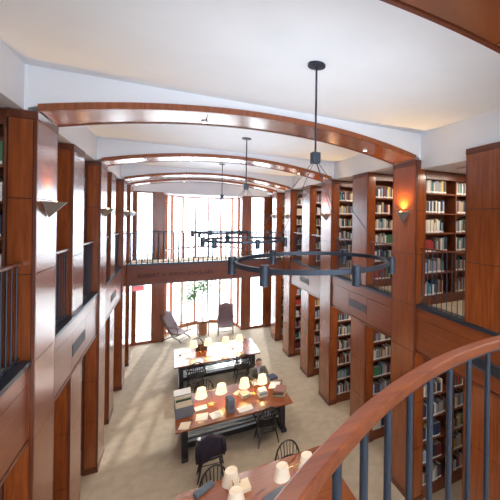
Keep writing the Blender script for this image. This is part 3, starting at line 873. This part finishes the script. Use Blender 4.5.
# head: sculpted ellipsoid with nose, ears
def head_mesh():
    bm = bmesh.new(); bmesh.ops.create_uvsphere(bm, u_segments=28, v_segments=20, radius=1)
    for v in bm.verts:
        x, y, z = v.co
        nx = x*.078; ny = y*.098; nz = z*.120
        if z < 0: nx *= 1-.28*z*z; ny *= 1-.10*z*z
        if y < -.4: ny = ny*.94
        d = math.hypot(x, (z+.12)*1.3)
        if y < 0 and abs(x) < .22 and -.42 < z < .12: ny -= .024*(1-abs(x)/.22)*(1-abs(z+.22)/.36 if abs(z+.22) < .36 else 0)   # nose
        for ex in (-.36, .36):
            e = math.hypot(x-ex, z-.08)
            if y < 0 and e < .2: ny += .012*(1-e/.2)                                                                     # eye sockets
        if y < 0 and abs(x) < .3 and abs(z+.55) < .07: ny += .005
        v.co = (nx, ny, nz)
    me = bpy.data.meshes.new('head'); bm.to_mesh(me); bm.free(); me.materials.append(M['skin'])
    me.polygons.foreach_set('use_smooth', [True]*len(me.polygons)); return me
HX = Matrix.Translation((0, -.175, 1.21)) @ Matrix.Rotation(.42, 4, 'X')
h = bpy.data.objects.new('head', head_mesh()); COL.objects.link(h); h.parent = pr; h.matrix_local = HX
for sx in (-1, 1):
    MB().lathe([(.0, -.03), (.014, -.02), (.018, .01), (.008, .032), (.0, .033)], 10, caps=False, X=Matrix.Translation((sx*.08, .01, -.005)) @ Matrix.Diagonal((.5, 1.3, 1, 1))).build('ear', 'skin', h, smooth=True)
    MB().lathe([(.0, -.010), (.010, 0), (.0, .010)], 10, caps=False, X=Matrix.Translation((sx*.029, -.079, .010))).build('eye', 'hair', h, smooth=True)
    MB().tube([(sx*.014, -.094, .030), (sx*.030, -.092, .034), (sx*.046, -.082, .029)], .0035, 6).build('eyebrow', 'hair', h)
MB().tube([(-.024, -.088, -.066), (0, -.094, -.064), (.024, -.088, -.066)], .004, 6).build('mouth', 'leather', h)
# short receding hair cap
bm = bmesh.new(); bmesh.ops.create_uvsphere(bm, u_segments=24, v_segments=16, radius=1)
for v in bm.verts: v.co = (v.co.x*.084, v.co.y*.104, v.co.z*.127)
bmesh.ops.delete(bm, geom=[v for v in bm.verts if v.co.z < -.02 or (v.co.y < -.045 and v.co.z < .105) or (v.co.y < .0 and v.co.z < .03)], context='VERTS')
me = bpy.data.meshes.new('hair'); bm.to_mesh(me); bm.free(); me.materials.append(M['hair']); me.polygons.foreach_set('use_smooth', [True]*len(me.polygons))
o = bpy.data.objects.new('hair', me); COL.objects.link(o); o.parent = h; o.modifiers.new('s', 'SOLIDIFY').thickness = .006
jk = [[(0, .01, .56, (.16, .13)), (0, .0, .70, (.155, .14)), (0, -.02, .86, (.18, .14)), (0, -.065, .98, (.15, .105)), (0, -.085, 1.03, .085)]]
for sx in (-1, 1):
    jk.append([(0, -.065, .98, (.15, .105)), (sx*.18, -.07, .965, .075), (sx*.25, -.20, .80, .062), (sx*.135, -.38, .80, .045)])
skin_obj('jacket', jk, 'jacket', pr, 2)
MB().add([(-.055, -.165, 1.07), (.055, -.165, 1.07), (.02, -.205, .84), (-.02, -.205, .84), (-.055, -.10, 1.07), (.055, -.10, 1.07), (.02, -.12, .84), (-.02, -.12, .84)],
         [(0, 3, 2, 1), (4, 5, 6, 7), (0, 1, 5, 4), (2, 3, 7, 6), (0, 4, 7, 3), (1, 2, 6, 5)]).build('shirt_front', 'shirt', pr, bevel=.01)
MB().lathe([(.066, 0), (.062, .04), (.055, .04), (.06, 0)], 16, X=Matrix.Translation((0, -.10, 1.045)) @ Matrix.Rotation(.35, 4, 'X')).build('shirt_collar', 'shirt', pr, smooth=True)
tr = []
for sx in (-1, 1): tr.append([(0, .01, .53, .14), (sx*.10, 0, .53, .105), (sx*.13, -.42, .52, .082), (sx*.14, -.42, .12, .06)])
skin_obj('trousers', tr, 'trouser', pr, 1)
for sx in (-1, 1): MB().box(sx*.14-.045, sx*.14+.045, -.62, -.36, 0, .085).build('shoe', 'black', pr, bevel=.03)

# ------------------------------------------------------------------ camera
cam = bpy.data.cameras.new('camera'); co = bpy.data.objects.new('camera', cam); COL.objects.link(co)
F_, PX, PY_, ROLL, YAW = 328.343, 352.112, 219.598, .0133, .5019
def ray(x, y):
    a, b_ = x-PX, y-PY_; c, s = math.cos(ROLL), math.sin(ROLL)
    u = (c*a+s*b_)/F_; v = (-s*a+c*b_)/F_; c, s = math.cos(YAW), math.sin(YAW)
    return Vector((u*c+s, -u*s+c, -v))
fw = ray(PX, PY_).normalized(); rt = (ray(PX+F_, PY_)-ray(PX, PY_)).normalized(); up = (ray(PX, PY_-F_)-ray(PX, PY_)).normalized()
mw = Matrix((( rt.x, up.x, -fw.x, 0), (rt.y, up.y, -fw.y, 0), (rt.z, up.z, -fw.z, 5.5), (0, 0, 0, 1)))
co.matrix_world = mw
cam.sensor_width = 36; cam.sensor_fit = 'HORIZONTAL'; cam.lens = F_/500*36
cam.shift_x = -(PX-250)/500; cam.shift_y = -(250-PY_)/500; cam.clip_start = .02; cam.clip_end = 200
SC.camera = co

# ------------------------------------------------------------------ books in the cases
THEMES = {}
allb = []
rb = random.Random(11)
keysc = [q for q in PAL if q != 'rust']
W_GEN = dict(zip(keysc, [10, 4, 2, 6, 3, 9, 8, 7, 9, 12, 4, 8, 8, 1]))
for B in BAYS:
    for li, z in enumerate(B['lev']):
        gap = (B['lev'][li+1]-.025 if li+1 < len(B['lev']) else B['top'])-z
        x = .01; fill = rb.choice([.62, .75, .85, .92]) if (B['k'], B['bi']) != (0, 0) else rb.choice([.6, .66, .74])
        run = None; n = 0
        while x < B['w']*fill:
            if run is None or run[1] <= 0:
                if rb.random() < .16: run = [rb.choice(['green', 'maroon', 'navy', 'cream', 'brown', 'red']), rb.randint(3, 9), rb.uniform(.24, .28), rb.uniform(.03, .05)]
                else: run = [None, rb.randint(3, 8), 0, 0]
            run[1] -= 1
            if run[0]: c_, hh, th = run[0], run[2], run[3]
            else:
                c_ = rb.choices(keysc, [W_GEN[q] for q in keysc])[0]; hh = rb.uniform(.2, .30); th = rb.uniform(.022, .055)
            hh = min(hh, gap-.02); dd = rb.uniform(.17, .21)
            if x+th > B['w']-.01: break
            allb.append(dict(B=B, li=li, z=z, x=x, th=th, h=hh, d=dd, c=c_, y=B['y']+.015+rb.uniform(0, .015), n=n)); n += 1
            x += th+.0015
        row = [q for q in allb if q['B'] is B and q['li'] == li]
        B.setdefault('rows', {})[li] = len(row)
dg = bpy.context.evaluated_depsgraph_get(); dg.update()
cp = Vector((0, 0, 5.5))
inv = mw.inverted()
def area(q):
    B = q['B']; s = B['s']; x = B['x0']+s*(q['x']+q['th']/2)
    p = Vector((x, q['y']-.004, q['z']+q['h']*.5)); d = p-cp
    if B['k'] == -.5: return 0
    c_ = inv @ p
    if c_.z > -.3: return 0
    u = PX + F_*c_.x/-c_.z; v = PY_ - F_*c_.y/-c_.z
    if not (-4 < u < 504 and -4 < v < 504): return 0
    ok = 0
    for fx, fz in ((.5, .5), (.1, .85), (.9, .15), (.9, .85), (.1, .15)):
        pt = Vector((B['x0']+s*(q['x']+q['th']*fx), q['y']-.006, q['z']+q['h']*fz)); dd = pt-cp
        hit, loc, nn, ii, ob, mm = SC.ray_cast(dg, cp, dd.normalized(), distance=dd.length-.01)
        if not hit: ok += 1
    return ok*q['th']*q['h']/(c_.z**2)
for q in allb: q['a'] = area(q)
allb.sort(key=lambda q: -q['a'])
vis = [q for q in allb[:300] if q['a'] > 0]
rest = allb[len(vis):]
ORDN = ['first', 'second', 'third', 'fourth', 'fifth', 'sixth', 'seventh', 'eighth', 'ninth', 'tenth', 'eleventh', 'twelfth', 'thirteenth', 'fourteenth',
        'fifteenth', 'sixteenth', 'seventeenth', 'eighteenth', 'nineteenth', 'twentieth', 'twenty-first', 'twenty-second', 'twenty-third', 'twenty-fourth',
        'twenty-fifth', 'twenty-sixth', 'twenty-seventh', 'twenty-eighth', 'twenty-ninth', 'thirtieth', 'thirty-first', 'thirty-second']
for q in vis:
    B = q['B']; s = B['s']
    o = bpy.data.objects.new('book', BM[q['c']]); COL.objects.link(o)
    x = B['x0']+s*q['x'] if s > 0 else B['x0']-q['x']-q['th']
    o.location = (x, q['y'], q['z']+.0008); o.scale = (q['th'], q['d'], q['h'])
    bay = ('left' if (B['bi'] == 0) == (s > 0) else 'right')
    frm = 'left' if s > 0 else 'right'
    sh = ORDN[len(B['lev'])-1-q['li']]
    tag(o, f"{q['c']} book, {ORDN[q['n']]} from {frm}, {sh} shelf down, {bay} bay, {B['seq']} {B['lv']} {B['nm']} bookcase", 'book',
        f"books in the {B['lv']} {B['nm']} bookcases")
b = MB()
for q in rest:
    B = q['B']; s = B['s']
    x = B['x0']+s*q['x'] if s > 0 else B['x0']-q['x']-q['th']
    y, z = q['y'], q['z']+.0008
    b.box(x, x+q['th'], y, y+q['d'], z, z+q['h'], M['bk_'+q['c']])
    b.box(x+.002, x+q['th']-.002, y-.0015, y, z+q['h']*.05, z+q['h']*.17, M['paper'])
o = b.build('distant_books'); tag(o, 'remaining small books filling the farther and hidden library shelves', 'books', kind='stuff')

# ------------------------------------------------------------------ light
w = bpy.data.worlds.new('world'); SC.world = w; w.use_nodes = True
bg = w.node_tree.nodes['Background']; bg.inputs['Color'].default_value = (.80, .90, 1, 1); bg.inputs['Strength'].default_value = 4.8
s = light('SUN', (0, 30, 20), 1.7, (1, .95, .88), angle=.02)
dr = Vector((-.166, -1, -.5)).normalized()
s.rotation_euler = dr.to_track_quat('-Z', 'Y').to_euler()
def area_l(loc, rot, sx, sy, e, col, portal=False):
    l = light('AREA', loc, e, col, shape='RECTANGLE', size=sx, size_y=sy); l.rotation_euler = rot
    if portal: l.data.cycles.is_portal = True
    return l
area_l((XM, YE-.1, 3.3), (-PI/2, 0, 0), 6, 6.6, 1, (1, 1, 1), True)
area_l((XM, YB+.05, 5.35), (PI/2, 0, 0), 9.6, 2.5, 1, (1, 1, 1), True)
area_l((XM, YB+.05, 1.85), (PI/2, 0, 0), 9.6, 2.9, 1, (1, 1, 1), True)
for i in range(3):  # uplights added at the ring lamps to brighten the ceiling
    for a in (-30, -86, -142, 165, 106, 40):
        a = math.radians(a)
        l = light('SPOT', (XM-.02+.845*math.cos(a), 3.35+i*PB+.845*math.sin(a), 5.14), 12, (.84, .93, 1), spot_size=2.4, spot_blend=.9, shadow_soft_size=.03)
        l.rotation_euler = (PI, 0, 0)
# recessed downlights of the arches, then strip lights added to light the alcove books
for k in MAINS:
    for x in (.42, 3.28):
        l = light('SPOT', (x, YK(k)+PW/2+.15, arch_z(x)-.03), 60, (1, .93, .84), spot_size=2.0, spot_blend=.6, shadow_soft_size=.05)
for nm, X, sg in SIDES:
    for i, (ka, kb) in enumerate(((-1, -.5), (-.5, 0), (0, .5), (.5, 1), (1, 1.5), (1.5, 2), (2, 2.5))):
        y = (YK(ka)+PW+YK(kb))/2; 
        for z, lv in (((6.5 if (sg > 0 and i < 2) else 6.68), 'upper'), (ZG-.14, 'lower')):
            x = X+sg*1.05
            f = MB().box(x-.5, x+.5, y-.08, y+.08, z-.04, z-.0005).build('added_alcove_light', 'signwhite')
            tag(f, f'added white strip light on the {lv} {nm} alcove ceiling, {ORDN[i]} opening from the camera', 'light')
            area_l((x, y, z-.045), (0, 0, 0), .9, .12, (2.5 if sg < 0 else (12 if lv == 'upper' else (5 if i < 3 else 12))), (1, .86, .7))

SC.view_settings.view_transform = 'Standard'; SC.view_settings.look = 'None'
SC.view_settings.exposure = 1.2; SC.view_settings.gamma = 1; SC.view_settings.use_curve_mapping = False
